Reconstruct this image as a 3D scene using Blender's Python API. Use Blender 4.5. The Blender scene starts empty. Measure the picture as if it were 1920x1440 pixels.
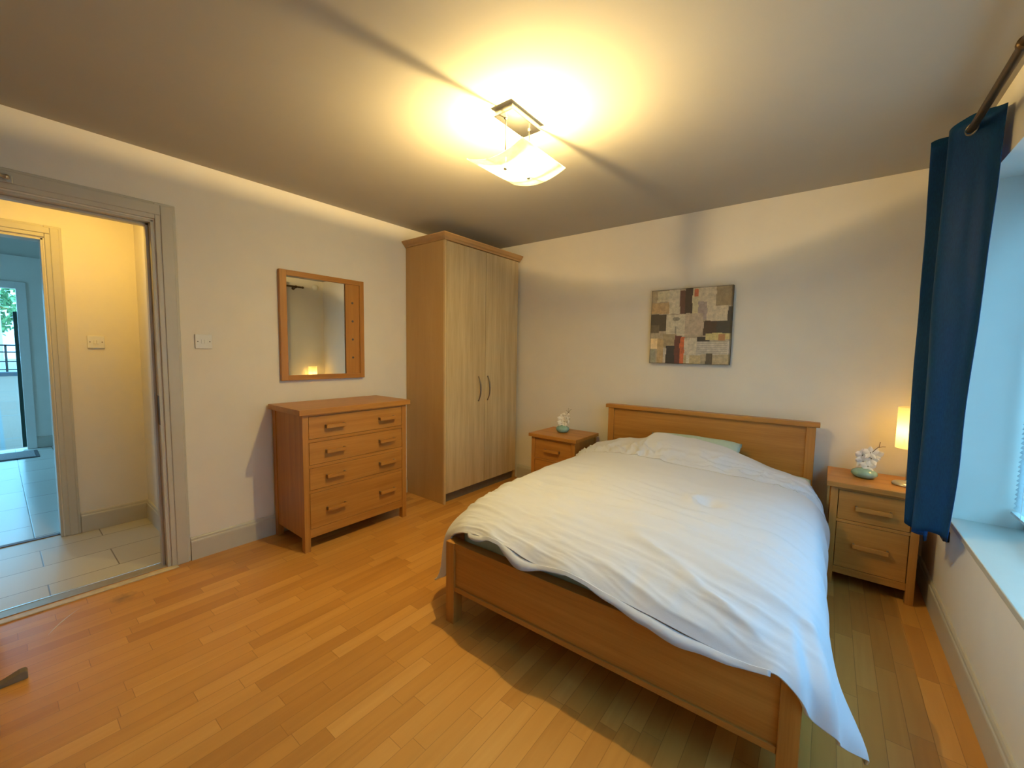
import bpy, bmesh, math, random
from math import sin, cos, pi, radians
from mathutils import Vector, Matrix, noise
random.seed(7)
S = bpy.context.scene
C = S.collection
# ------------------------------------------------------------------ camera
F_PX = 760.9
CAM = Vector((3.009, -3.322, 1.298)); YAW, PITCH, ROLL = 0.6633, 0.0774, 0.0158
fw = Vector((-sin(YAW)*cos(PITCH), cos(YAW)*cos(PITCH), -sin(PITCH)))
r0 = Vector((cos(YAW), sin(YAW), 0)); u0 = r0.cross(fw)
rr = cos(ROLL)*r0 + sin(ROLL)*u0; uu = -sin(ROLL)*r0 + cos(ROLL)*u0
cd = bpy.data.cameras.new('camera'); cam = bpy.data.objects.new('camera', cd); C.objects.link(cam)
cam.matrix_world = Matrix(((rr.x, uu.x, -fw.x, CAM.x), (rr.y, uu.y, -fw.y, CAM.y), (rr.z, uu.z, -fw.z, CAM.z), (0, 0, 0, 1)))
cd.sensor_width = 36; cd.lens = F_PX/1920*36; cd.clip_start = 0.02; cd.clip_end = 300
S.camera = cam
# ------------------------------------------------------------------ world / exposure
w = bpy.data.worlds.new('world'); S.world = w; w.use_nodes = True
bg = w.node_tree.nodes['Background']; bg.inputs[0].default_value = (0.22, 0.62, 1.0, 1); bg.inputs[1].default_value = 6.0
S.view_settings.view_transform = 'Standard'; S.view_settings.look = 'None'
S.view_settings.exposure = 0.0; S.view_settings.gamma = 1.0; S.view_settings.use_curve_mapping = False
LAMP_COL = (1.0, 0.715, 0.28)
LAMP_W = 84.0           # ceiling light
HALL_COL = (1.0, 0.62, 0.11); HALL_W = 8.5
TABLE_W = 1.35
H = 2.375; W = 3.5; YF = -4.5
# ------------------------------------------------------------------ materials
MATS = {}
def nm(name):
    m = bpy.data.materials.new(name); m.use_nodes = True
    nt = m.node_tree; b = nt.nodes['Principled BSDF']
    MATS[name] = m
    return m, nt, b
def L(nt, a, b): nt.links.new(a, b)
def node(nt, t, **k):
    n = nt.nodes.new(t)
    for a, v in k.items(): setattr(n, a, v)
    return n
def math_(nt, op, a, b=None, c=None):
    n = node(nt, 'ShaderNodeMath', operation=op)
    for i, v in enumerate((a, b, c)):
        if v is None: continue
        if hasattr(v, 'is_linked'): L(nt, v, n.inputs[i])
        else: n.inputs[i].default_value = v
    return n.outputs[0]
def ramp(nt, fac, stops):
    r = node(nt, 'ShaderNodeValToRGB'); L(nt, fac, r.inputs[0])
    e = r.color_ramp.elements
    while len(e) < len(stops): e.new(0.5)
    for q, (p, c) in zip(e, stops): q.position = p; q.color = (*c, 1)
    return r.outputs[0]
def bump(nt, b, h, strength=0.2, dist=0.002):
    n = node(nt, 'ShaderNodeBump'); n.inputs['Strength'].default_value = strength; n.inputs['Distance'].default_value = dist
    L(nt, h, n.inputs['Height']); L(nt, n.outputs[0], b.inputs['Normal'])
def simple(name, col, rough=0.5, metal=0.0, noise_amt=0.06, scale=30, bumps=0.0, **kw):
    m, nt, b = nm(name)
    tc = node(nt, 'ShaderNodeTexCoord'); n = node(nt, 'ShaderNodeTexNoise'); n.inputs['Scale'].default_value = scale
    n.inputs['Detail'].default_value = 4
    L(nt, tc.outputs['Object'], n.inputs['Vector'])
    lo = tuple(max(0, c*(1-noise_amt)) for c in col); hi = tuple(min(1, c*(1+noise_amt)) for c in col)
    L(nt, ramp(nt, n.outputs[0], [(0.3, lo), (0.7, hi)]), b.inputs['Base Color'])
    b.inputs['Roughness'].default_value = rough; b.inputs['Metallic'].default_value = metal
    if bumps: bump(nt, b, n.outputs[0], bumps)
    for k, v in kw.items(): b.inputs[k.replace('_', ' ')].default_value = v
    return m
def wood(name, dark, light, axis, rough=0.38, scale=7.0, streak=26.0, coat=0.0):
    m, nt, b = nm(name)
    tc = node(nt, 'ShaderNodeTexCoord'); mp = node(nt, 'ShaderNodeMapping'); L(nt, tc.outputs['Object'], mp.inputs[0])
    s = [streak]*3; s[axis] = 1.1; mp.inputs['Scale'].default_value = s
    n = node(nt, 'ShaderNodeTexNoise'); n.inputs['Scale'].default_value = 1.0; n.inputs['Detail'].default_value = 6; n.inputs['Distortion'].default_value = 0.3
    L(nt, mp.outputs[0], n.inputs[0])
    n2 = node(nt, 'ShaderNodeTexNoise'); mp2 = node(nt, 'ShaderNodeMapping'); L(nt, tc.outputs['Object'], mp2.inputs[0])
    s2 = [streak*7]*3; s2[axis] = 6; mp2.inputs['Scale'].default_value = s2; L(nt, mp2.outputs[0], n2.inputs[0]); n2.inputs['Scale'].default_value = 1.0
    f = math_(nt, 'ADD', math_(nt, 'MULTIPLY', n.outputs[0], 0.7), math_(nt, 'MULTIPLY', n2.outputs[0], 0.3))
    L(nt, ramp(nt, f, [(0.33, dark), (0.66, light)]), b.inputs['Base Color'])
    b.inputs['Roughness'].default_value = rough
    bump(nt, b, n2.outputs[0], 0.06, 0.001)
    return m
OAK_D, OAK_L = (0.38, 0.155, 0.028), (0.52, 0.235, 0.050)
oakX = wood('oak_x', OAK_D, OAK_L, 0); oakY = wood('oak_y', OAK_D, OAK_L, 1); oakZ = wood('oak_z', OAK_D, OAK_L, 2)
birch = wood('birch_doors', (0.50, 0.36, 0.19), (0.68, 0.53, 0.31), 2, rough=0.45, streak=18)
beech = wood('beech_carcass', (0.50, 0.30, 0.11), (0.56, 0.35, 0.14), 2, rough=0.4, streak=10)
beech_l = wood('beech_edge', (0.62, 0.44, 0.22), (0.66, 0.48, 0.26), 2, rough=0.4, streak=10)
beech_c = wood('beech_cornice', (0.42, 0.24, 0.10), (0.50, 0.30, 0.13), 1, rough=0.4, streak=20)
door_wood = wood('door_veneer', (0.32, 0.15, 0.05), (0.42, 0.21, 0.07), 2)
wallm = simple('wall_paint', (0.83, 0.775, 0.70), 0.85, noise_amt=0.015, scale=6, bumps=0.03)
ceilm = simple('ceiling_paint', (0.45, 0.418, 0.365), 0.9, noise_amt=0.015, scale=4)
trimm = simple('trim_gloss_paint', (0.56, 0.525, 0.46), 0.4, noise_amt=0.02, scale=8)
whitem = simple('white_plastic', (0.82, 0.80, 0.76), 0.35, noise_amt=0.01)
screwm = simple('dark_slot', (0.12, 0.10, 0.09), 0.5)
steel = simple('brushed_steel', (0.60, 0.58, 0.54), 0.3, 1.0, noise_amt=0.05)
chrome = simple('satin_chrome', (0.75, 0.75, 0.73), 0.22, 1.0, noise_amt=0.02)
bronze = simple('dark_bronze', (0.16, 0.095, 0.05), 0.4, 0.75, noise_amt=0.1)
pewter = simple('aged_pewter', (0.26, 0.21, 0.17), 0.35, 0.9, noise_amt=0.1)
blackm = simple('matt_black', (0.012, 0.012, 0.014), 0.6)
rubber = simple('grey_rubber', (0.20, 0.16, 0.11), 0.8)
celadon = simple('celadon_glaze', (0.25, 0.42, 0.37), 0.18, noise_amt=0.25, scale=18, Coat_Weight=0.5)
petalm = simple('petal_white', (0.86, 0.82, 0.78), 0.7, noise_amt=0.05, scale=60)
stemm = simple('stem_brown', (0.10, 0.055, 0.035), 0.6)
mint = simple('mint_cotton', (0.46, 0.58, 0.53), 0.9, noise_amt=0.05, scale=40, bumps=0.2)
plinthm = simple('plinth_grey', (0.20, 0.16, 0.12), 0.6)
stripm = simple('pale_threshold', (0.62, 0.52, 0.36), 0.45, noise_amt=0.12)
greytrim = simple('dull_brass', (0.42, 0.37, 0.30), 0.4, 0.5)
outm = simple('outside_paving', (0.46, 0.47, 0.44), 0.9, noise_amt=0.15, scale=3)
leafm = simple('foliage', (0.16, 0.30, 0.12), 0.8, noise_amt=0.7, scale=6)
barkm = simple('bark', (0.10, 0.07, 0.05), 0.9, noise_amt=0.3)
darkgreen = simple('dark_green_frame', (0.015, 0.05, 0.04), 0.4)
matm = simple('door_mat_fibre', (0.22, 0.20, 0.20), 0.95, noise_amt=0.2, scale=120)
matb = simple('door_mat_border', (0.07, 0.065, 0.07), 0.95)

# duvet cotton
def duvet_mat():
    m, nt, b = nm('white_cotton')
    tc = node(nt, 'ShaderNodeTexCoord'); n = node(nt, 'ShaderNodeTexNoise'); n.inputs['Scale'].default_value = 260; n.inputs['Detail'].default_value = 2
    L(nt, tc.outputs['Object'], n.inputs[0])
    n2 = node(nt, 'ShaderNodeTexNoise'); n2.inputs['Scale'].default_value = 22; n2.inputs['Detail'].default_value = 5; L(nt, tc.outputs['Object'], n2.inputs[0])
    b.inputs['Base Color'].default_value = (0.63, 0.635, 0.73, 1); b.inputs['Roughness'].default_value = 0.9
    b.inputs['Sheen Weight'].default_value = 0.2
    h = math_(nt, 'ADD', math_(nt, 'MULTIPLY', n.outputs[0], 0.12), n2.outputs[0])
    bump(nt, b, h, 0.25, 0.004)
    return m
cotton = duvet_mat()
seamm = simple('seam_thread', (0.45, 0.42, 0.42), 0.9)

def curtain_mat():
    m, nt, b = nm('navy_satin')
    tc = node(nt, 'ShaderNodeTexCoord'); n = node(nt, 'ShaderNodeTexNoise'); mp = node(nt, 'ShaderNodeMapping')
    mp.inputs['Scale'].default_value = (300, 300, 60); L(nt, tc.outputs['Object'], mp.inputs[0]); L(nt, mp.outputs[0], n.inputs[0]); n.inputs['Scale'].default_value = 1
    L(nt, ramp(nt, n.outputs[0], [(0.3, (0.004, 0.036, 0.115)), (0.7, (0.006, 0.052, 0.155))]), b.inputs['Base Color'])
    b.inputs['Roughness'].default_value = 0.5; b.inputs['Specular IOR Level'].default_value = 0.15
    return m
navy = curtain_mat()

def plank_mat(name, wid, length, stops, joint_col, rough, along='Y', joint=0.0012, regular=False, grain=True, off=(0, 0), sheen=None):
    m, nt, b = nm(name)
    tc = node(nt, 'ShaderNodeTexCoord'); sp = node(nt, 'ShaderNodeSeparateXYZ'); L(nt, tc.outputs['Object'], sp.inputs[0])
    a = sp.outputs['X'] if along == 'Y' else sp.outputs['Y']; l = sp.outputs['Y'] if along == 'Y' else sp.outputs['X']
    ua = math_(nt, 'DIVIDE', math_(nt, 'ADD', a, 50*wid - off[0]), wid); ia = math_(nt, 'FLOOR', ua); fa = math_(nt, 'FRACT', ua)
    if regular: sh = math_(nt, 'MULTIPLY', math_(nt, 'MODULO', ia, 2.0), 0.5)
    else:
        wn = node(nt, 'ShaderNodeTexWhiteNoise', noise_dimensions='1D'); L(nt, ia, wn.inputs['W']); sh = math_(nt, 'MULTIPLY', wn.outputs[0], 7.0)
    ul = math_(nt, 'ADD', math_(nt, 'DIVIDE', math_(nt, 'ADD', l, 50*length - off[1]), length), sh); il = math_(nt, 'FLOOR', ul); fl = math_(nt, 'FRACT', ul)
    cb = node(nt, 'ShaderNodeCombineXYZ'); L(nt, ia, cb.inputs[0]); L(nt, il, cb.inputs[1])
    w2 = node(nt, 'ShaderNodeTexWhiteNoise', noise_dimensions='2D'); L(nt, cb.outputs[0], w2.inputs['Vector'])
    f = w2.outputs[0]
    gh = None
    if grain:
        mp = node(nt, 'ShaderNodeMapping'); L(nt, tc.outputs['Object'], mp.inputs[0])
        mp.inputs['Scale'].default_value = (26, 2.0, 26) if along == 'Y' else (2.0, 26, 26)
        va = node(nt, 'ShaderNodeVectorMath', operation='MULTIPLY_ADD'); L(nt, cb.outputs[0], va.inputs[0]); va.inputs[1].default_value = (3.1, 5.7, 1); L(nt, mp.outputs[0], va.inputs[2])
        g = node(nt, 'ShaderNodeTexNoise'); g.inputs['Scale'].default_value = 1; g.inputs['Detail'].default_value = 6; g.inputs['Distortion'].default_value = 0.8
        L(nt, va.outputs[0], g.inputs[0]); gh = g.outputs[0]
        f = math_(nt, 'ADD', math_(nt, 'MULTIPLY', f, 0.52), math_(nt, 'MULTIPLY', gh, 0.48))
    col = ramp(nt, f, stops)
    # joints
    da = math_(nt, 'MULTIPLY', math_(nt, 'MINIMUM', fa, math_(nt, 'SUBTRACT', 1.0, fa)), wid)
    dl = math_(nt, 'MULTIPLY', math_(nt, 'MINIMUM', fl, math_(nt, 'SUBTRACT', 1.0, fl)), length)
    d = math_(nt, 'MINIMUM', da, dl)
    jm = node(nt, 'ShaderNodeMapRange'); L(nt, d, jm.inputs['Value']); jm.inputs['From Min'].default_value = joint*0.5; jm.inputs['From Max'].default_value = joint*1.5
    mx = node(nt, 'ShaderNodeMix', data_type='RGBA'); L(nt, jm.outputs[0], mx.inputs['Factor'])
    mx.inputs['A'].default_value = (*joint_col, 1); L(nt, col, mx.inputs['B'])
    out = mx.outputs['Result']
    b.inputs['Roughness'].default_value = rough
    if gh is not None:
        n3 = node(nt, 'ShaderNodeTexNoise'); n3.inputs['Scale'].default_value = 9; L(nt, tc.outputs['Object'], n3.inputs[0])
        L(nt, math_(nt, 'ADD', math_(nt, 'MULTIPLY', n3.outputs[0], 0.16), rough-0.08), b.inputs['Roughness'])
    bump(nt, b, jm.outputs[0], 0.25, 0.001)
    return m, nt, b, out
# laminate, with the worn grey patch by the doorway
lam, nt_, b_, out_ = plank_mat('laminate_strip', 0.066, 0.42,
    [(0.22, (0.49, 0.215, 0.045)), (0.45, (0.58, 0.272, 0.060)), (0.62, (0.62, 0.300, 0.070)), (0.85, (0.70, 0.365, 0.100))], (0.36, 0.16, 0.035), 0.36, joint=0.0009)
tc_ = node(nt_, 'ShaderNodeTexCoord')
vs_ = node(nt_, 'ShaderNodeVectorMath', operation='DISTANCE'); L(nt_, tc_.outputs['Object'], vs_.inputs[0]); vs_.inputs[1].default_value = (0.20, -2.97, 0)
ns_ = node(nt_, 'ShaderNodeTexNoise'); ns_.inputs['Scale'].default_value = 35; ns_.inputs['Detail'].default_value = 5; L(nt_, tc_.outputs['Object'], ns_.inputs[0])
ds_ = math_(nt_, 'ADD', vs_.outputs['Value'], math_(nt_, 'MULTIPLY', ns_.outputs[0], 0.10))
mr_ = node(nt_, 'ShaderNodeMapRange'); L(nt_, ds_, mr_.inputs['Value']); mr_.inputs['From Min'].default_value = 0.05; mr_.inputs['From Max'].default_value = 0.11
mr_.inputs['To Min'].default_value = 0.6; mr_.inputs['To Max'].default_value = 0.0
mx_ = node(nt_, 'ShaderNodeMix', data_type='RGBA'); L(nt_, mr_.outputs[0], mx_.inputs['Factor']); L(nt_, out_, mx_.inputs['A']); mx_.inputs['B'].default_value = (0.13, 0.085, 0.045, 1)
L(nt_, mx_.outputs['Result'], b_.inputs['Base Color'])
tile_stops = [(0.0, (0.53, 0.50, 0.45)), (1.0, (0.59, 0.56, 0.51))]
tileH, nt_, b_, out_ = plank_mat('hall_tile', 0.296, 0.565, tile_stops, (0.16, 0.13, 0.11), 0.3, 'Y', 0.0028, True, False, off=(-0.266, -3.20)); L(nt_, out_, b_.inputs['Base Color'])
tileL, nt_, b_, out_ = plank_mat('lounge_tile', 0.296, 0.565, tile_stops, (0.14, 0.13, 0.12), 0.22, 'X', 0.0028, True, False, off=(-3.21, -2.30)); L(nt_, out_, b_.inputs['Base Color'])
paveo, nt_, b_, out_ = plank_mat('terrace_board', 0.9, 3.0, [(0.2, (0.19, 0.125, 0.085)), (0.8, (0.22, 0.145, 0.10))], (0.12, 0.14, 0.14), 0.8, 'X', 0.02, True, True, off=(-3.3, 0)); L(nt_, out_, b_.inputs['Base Color'])

def glass_mat():
    m, nt, b = nm('window_glass'); nt.nodes.remove(b)
    o = nt.nodes['Material Output']; t = node(nt, 'ShaderNodeBsdfTransparent'); g = node(nt, 'ShaderNodeBsdfGlossy'); g.inputs['Roughness'].default_value = 0.02
    t.inputs[0].default_value = (0.92, 0.96, 0.95, 1)
    mx = node(nt, 'ShaderNodeMixShader'); mx.inputs[0].default_value = 0.05
    L(nt, t.outputs[0], mx.inputs[1]); L(nt, g.outputs[0], mx.inputs[2]); L(nt, mx.outputs[0], o.inputs[0]); return m
glass = glass_mat()
def frosted():
    m, nt, b = nm('frosted_glass'); nt.nodes.remove(b); o = nt.nodes['Material Output']
    tc = node(nt, 'ShaderNodeTexCoord'); n = node(nt, 'ShaderNodeTexNoise'); n.inputs['Scale'].default_value = 45; n.inputs['Detail'].default_value = 5; L(nt, tc.outputs['Object'], n.inputs[0])
    tr = node(nt, 'ShaderNodeBsdfTranslucent'); L(nt, ramp(nt, n.outputs[0], [(0.35, (0.62, 0.62, 0.50)), (0.65, (0.80, 0.80, 0.68))]), tr.inputs[0])
    tp = node(nt, 'ShaderNodeBsdfTransparent'); tp.inputs[0].default_value = (0.9, 0.93, 0.85, 1)
    gl = node(nt, 'ShaderNodeBsdfGlossy'); gl.inputs['Roughness'].default_value = 0.1; gl.inputs[0].default_value = (0.9, 0.95, 0.9, 1)
    df = node(nt, 'ShaderNodeBsdfDiffuse'); df.inputs[0].default_value = (0.6, 0.6, 0.5, 1)
    lw = node(nt, 'ShaderNodeLayerWeight'); lw.inputs[0].default_value = 0.5
    fac = math_(nt, 'MULTIPLY', math_(nt, 'SUBTRACT', 1.0, math_(nt, 'POWER', lw.outputs['Facing'], 1.7)), 0.93)
    m1 = node(nt, 'ShaderNodeMixShader'); L(nt, fac, m1.inputs[0]); L(nt, tr.outputs[0], m1.inputs[1]); L(nt, tp.outputs[0], m1.inputs[2])
    m2 = node(nt, 'ShaderNodeMixShader'); m2.inputs[0].default_value = 0.06; L(nt, m1.outputs[0], m2.inputs[1]); L(nt, gl.outputs[0], m2.inputs[2])
    L(nt, m2.outputs[0], o.inputs[0]); return m
frost = frosted()
def thin_cloth(name, col, transl):
    m, nt, b = nm(name); nt.nodes.remove(b); o = nt.nodes['Material Output']
    tr = node(nt, 'ShaderNodeBsdfTranslucent'); tr.inputs[0].default_value = (*col, 1); df = node(nt, 'ShaderNodeBsdfDiffuse'); df.inputs[0].default_value = (*col, 1)
    tc = node(nt, 'ShaderNodeTexCoord'); n = node(nt, 'ShaderNodeTexNoise'); n.inputs['Scale'].default_value = 180; L(nt, tc.outputs['Object'], n.inputs[0])
    c = ramp(nt, n.outputs[0], [(0.3, tuple(x*0.93 for x in col)), (0.7, col)]); L(nt, c, tr.inputs[0]); L(nt, c, df.inputs[0])
    mx = node(nt, 'ShaderNodeMixShader'); mx.inputs[0].default_value = transl; L(nt, df.outputs[0], mx.inputs[1]); L(nt, tr.outputs[0], mx.inputs[2]); L(nt, mx.outputs[0], o.inputs[0]); return m
shadem = thin_cloth('lampshade_fabric', (0.80, 0.71, 0.48), 0.6)
slatm = thin_cloth('blind_slat', (0.85, 0.88, 0.88), 0.3)
def emit(name, col, s):
    m, nt, b = nm(name); nt.nodes.remove(b); o = nt.nodes['Material Output']; e = node(nt, 'ShaderNodeEmission'); e.inputs[0].default_value = (*col, 1); e.inputs[1].default_value = s; L(nt, e.outputs[0], o.inputs[0]); return m
def mirrorm():
    m, nt, b = nm('mirror_silver'); b.inputs['Metallic'].default_value = 1; b.inputs['Roughness'].default_value = 0.0; b.inputs['Base Color'].default_value = (0.86, 0.88, 0.84, 1); return m
mirror_mat = mirrorm()

# ------------------------------------------------------------------ mesh helpers
def box(bm, x0, y0, z0, x1, y1, z1):
    v = [bm.verts.new(p) for p in ((x0,y0,z0),(x1,y0,z0),(x1,y1,z0),(x0,y1,z0),(x0,y0,z1),(x1,y0,z1),(x1,y1,z1),(x0,y1,z1))]
    for f in ((0,3,2,1),(4,5,6,7),(0,1,5,4),(1,2,6,5),(2,3,7,6),(3,0,4,7)): bm.faces.new([v[i] for i in f])
def tube(bm, pts, r, seg=10, cap=True, radii=None):
    pts = [Vector(p) for p in pts]; rings = []
    prev = None
    for i, p in enumerate(pts):
        t = (pts[min(i+1, len(pts)-1)] - pts[max(i-1, 0)]).normalized()
        a = prev if prev is not None else (Vector((0,0,1)) if abs(t.z) < .9 else Vector((1,0,0)))
        n = (a - t*a.dot(t)).normalized(); prev = n; b = t.cross(n); q = radii[i] if radii else r
        rings.append([bm.verts.new(p + q*(cos(2*pi*k/seg)*n + sin(2*pi*k/seg)*b)) for k in range(seg)])
    for a, b in zip(rings, rings[1:]):
        for k in range(seg): bm.faces.new((a[k], a[(k+1)%seg], b[(k+1)%seg], b[k]))
    if cap: bm.faces.new(rings[0][::-1]); bm.faces.new(rings[-1])
def lathe(bm, prof, seg=40, c=(0,0,0), cap=True, sx=1, sy=1):
    rings = [[bm.verts.new((c[0]+sx*r*cos(2*pi*k/seg), c[1]+sy*r*sin(2*pi*k/seg), c[2]+z)) for k in range(seg)] for r, z in prof]
    for a, b in zip(rings, rings[1:]):
        for k in range(seg): bm.faces.new((a[k], a[(k+1)%seg], b[(k+1)%seg], b[k]))
    if cap: bm.faces.new(rings[0][::-1]); bm.faces.new(rings[-1])
def prism(bm, poly, axis, a, b):
    def P(p, t):
        return {0: (t, p[0], p[1]), 1: (p[0], t, p[1]), 2: (p[0], p[1], t)}[axis]
    A = [bm.verts.new(P(p, a)) for p in poly]; B = [bm.verts.new(P(p, b)) for p in poly]
    bm.faces.new(A[::-1]); bm.faces.new(B)
    for i in range(len(poly)): j = (i+1) % len(poly); bm.faces.new((A[i], A[j], B[j], B[i]))
def obj(name, bm, mat, parent=None, smooth=False, bevel=0.0, rot=None, loc=None):
    bmesh.ops.recalc_face_normals(bm, faces=bm.faces[:])
    me = bpy.data.meshes.new(name); bm.to_mesh(me); bm.free()
    if smooth:
        for p in me.polygons: p.use_smooth = True
    if mat: me.materials.append(mat)
    o = bpy.data.objects.new(name, me); C.objects.link(o)
    if parent: o.parent = parent
    if bevel:
        md = o.modifiers.new('bevel', 'BEVEL'); md.width = bevel; md.segments = 2; md.limit_method = 'ANGLE'
    if loc: o.location = loc
    if rot: o.rotation_euler = rot
    return o
def bobj(name, mat, boxes, parent=None, bevel=0.0015, **k):
    bm = bmesh.new()
    for b in boxes: box(bm, *b)
    return obj(name, bm, mat, parent, bevel=bevel, **k)
def tag(o, label, cat, group=None, kind=None):
    o['label'] = label; o['category'] = cat
    if group: o['group'] = group
    if kind: o['kind'] = kind
    return o
def thing(name, label, cat, loc=(0,0,0), rz=0, group=None):
    o = bpy.data.objects.new(name, None); o.empty_display_size = 0.1; C.objects.link(o); o.location = loc; o.rotation_euler = (0,0,rz)
    return tag(o, label, cat, group)
def struct(o): o['kind'] = 'structure'; return o
def sroot(name, loc=(0,0,0)):
    o = bpy.data.objects.new(name, None); C.objects.link(o); o.location = loc; return struct(o)

# ------------------------------------------------------------------ shell
WL = -0.10                          # hall face of the left wall
DY0, DY1, DZ = -3.50, -2.735, 2.0   # bedroom doorway
HX = -1.03; HX2 = -1.13             # hall far wall
HY = -2.645                         # hall end wall
D2Y0, D2Y1, D2Z = -3.93, -3.085, 1.985
FX = -4.85                          # lounge far wall
struct(bobj('floor', lam, [(0.0, YF, -0.1, W, 0, 0.0), (-0.07, DY0, -0.1, 0.0, DY1, 0.0)], bevel=0))
struct(bobj('floor', tileH, [(HX2+0.02, YF, -0.1, -0.07, HY+0.1, -0.001)], bevel=0))
struct(bobj('floor', tileL, [(FX-0.1, -6.0, -0.1, HX2+0.02, -0.6, -0.002)], bevel=0))
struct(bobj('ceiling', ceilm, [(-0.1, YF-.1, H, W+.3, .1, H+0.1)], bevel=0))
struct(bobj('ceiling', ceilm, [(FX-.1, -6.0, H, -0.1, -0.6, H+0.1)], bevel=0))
struct(bobj('wall_left', wallm, [(WL, DY1, 0, 0, 0.1, H), (WL, YF-.1, 0, 0, DY0, H), (WL, DY0, DZ, 0, DY1, H)], bevel=0))
struct(bobj('wall_back', wallm, [(0, 0, 0, W+.3, 0.1, H)], bevel=0))
struct(bobj('wall_front', wallm, [(0, YF-.1, 0, W+.3, YF, H)], bevel=0))
WY0, WY1, WZ0, WZ1 = -3.0, -0.572, 0.532, 2.087
struct(bobj('wall_right', wallm, [(W, WY1, 0, W+.3, 0, H), (W, YF, 0, W+.3, WY0, H), (W, WY0, 0, W+.3, WY1, WZ0), (W, WY0, WZ1, W+.3, WY1, H)], bevel=0))
struct(bobj('wall_hall_end', wallm, [(HX, HY, 0, WL, HY+0.09, H)], bevel=0))
struct(bobj('wall_hall_near', wallm, [(HX2, YF-.1, 0, WL, YF, H)], bevel=0))
struct(bobj('wall_hall_far', wallm, [(HX2, D2Y1, 0, HX, -0.6, H), (HX2, -6, 0, HX, D2Y0, H), (HX2, D2Y0, D2Z, HX, D2Y1, H)], bevel=0))
BD0, BD1 = -4.7, -3.06               # balcony door opening
W2a, W2b = -2.862, -1.0
struct(bobj('wall_lounge_far', wallm, [(FX-.1, BD1, 0, FX, W2a, H), (FX-.1, W2b, 0, FX, -0.6, H), (FX-.1, -6, 0, FX, BD0, H), (FX-.1, BD0, 2.03, FX, BD1, H), (FX-.1, W2a, 0, FX, W2b, .99), (FX-.1, W2a, 2.05, FX, W2b, H)], bevel=0))
struct(bobj('wall_lounge_side', wallm, [(FX, -0.7, 0, HX2, -0.6, H)], bevel=0))
struct(bobj('wall_lounge_near', wallm, [(FX, -6.1, 0, HX2, -6.0, .3), (FX, -6.1, 2.2, HX2, -6.0, H), (FX, -6.1, .3, -3.4, -6.0, 2.2), (-2.3, -6.1, .3, HX2, -6.0, 2.2)], bevel=0))
struct(bobj('added_window', glass, [(-3.4, -6.055, .3, -2.3, -6.05, 2.2)], bevel=0))  # opening and pane added out of view to bring more daylight into the lounge
def skirt(name, segs, mat=trimm):
    bm = bmesh.new()
    for ax, wallc, sgn, a, b in segs:
        prof = [(0, 0), (0.016, 0), (0.016, 0.112), (0.0145, 0.118), (0.011, 0.122), (0.010, 0.133), (0.006, 0.139), (0, 0.140)]
        if ax == 'y': prism(bm, [(wallc+sgn*p, z) for p, z in prof], 1, a, b)
        else:
            prism(bm, [(wallc+sgn*p, z) for p, z in prof], 0, a, b)
    return struct(obj(name, bm, mat))
skirt('baseboard_left', [('y', 0, 1, -2.635, -1.03)])
skirt('baseboard_back', [('x', 0, -1, 0.51, W)])
skirt('baseboard_right', [('y', W, -1, YF, 0)])
skirt('baseboard_hall', [('y', HX, 1, -3.0, HY), ('x', HY, -1, HX, WL)])
skirt('baseboard_lounge', [('y', FX, 1, -3.03, -0.7)])

# ---- doorway 1 with its casing, jamb, leaf
def casing_profile(bm, y, z, outward, x0, sgnx):
    pass
d1 = sroot('door_1', (0, DY1, 0))
def L_(boxes, off): return [(a-off[0], b-off[1], c-off[2], d-off[0], e-off[1], f-off[2]) for a, b, c, d, e, f in boxes]
o1 = (0, DY1, 0)
def casing(name, parent, xa, xb, xc, y0, y1, ztop, cw, off, mat=trimm):
    """stepped architrave round an opening; xa wall face, xb / xc thin and thick step"""
    bx = []
    for (ia, ib, xx) in ((0.006, cw, xb), (0.030, cw-.012, xc)):
        bx += [(xa, y1+ia, 0, xx, y1+ib, ztop+ib), (xa, y0-ib, 0, xx, y0-ia, ztop+ib), (xa, y0-ia, ztop+ia, xx, y1+ia, ztop+ib)]
    bx = [(min(a, d), b, c, max(a, d), e, f) for a, b, c, d, e, f in bx]
    return bobj(name, mat, L_(bx, off), parent, bevel=0.004)
casing('architrave', d1, 0.0, 0.012, 0.018, DY0, DY1, DZ, 0.098, o1)
bobj('door_lining', trimm, L_([(WL, DY1-.012, 0, 0.0, DY1, DZ), (WL, DY0, 0, 0, DY0+.012, DZ), (WL, DY0, DZ-.012, 0, DY1, DZ),
     (WL+.01, DY1-.026, 0, -.045, DY1-.012, DZ-.012), (WL+.01, DY0+.012, 0, -.045, DY0+.026, DZ-.012), (WL+.01, DY0+.012, DZ-.026, -.045, DY1-.012, DZ-.012)], o1), d1)
bobj('strike_plate', bronze, L_([(-.038, DY1-.0135, .85, 0.004, DY1-.012, 1.02)], o1), d1, bevel=0)
bobj('threshold_strip', stripm, L_([(0.008, DY0-.03, 0, 0.052, DY1+.03, 0.006)], o1), d1, bevel=0.002)
bobj('threshold_bar', greytrim, L_([(-0.085, DY0+.013, 0, -0.012, DY1-.013, 0.004)], o1), d1, bevel=0.001)
bobj('tile_edge_trim', chrome, L_([(-0.096, DY0+.013, 0, -0.086, DY1-.013, 0.006)], o1), d1, bevel=0.001)
leaf = bobj('door_leaf', door_wood, L_([(0.03, -3.412, 0.008, 0.93, -3.370, 1.985)], o1), d1, bevel=0.002)
bm = bmesh.new(); tube(bm, [(0.87, -3.370-DY1, 1.0), (0.87, -3.345-DY1, 1.0)], .01); tube(bm, [(0.87, -3.348-DY1, 1.0), (0.76, -3.345-DY1, 1.0)], .009)
obj('handle', bm, steel, leaf, smooth=True)
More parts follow.
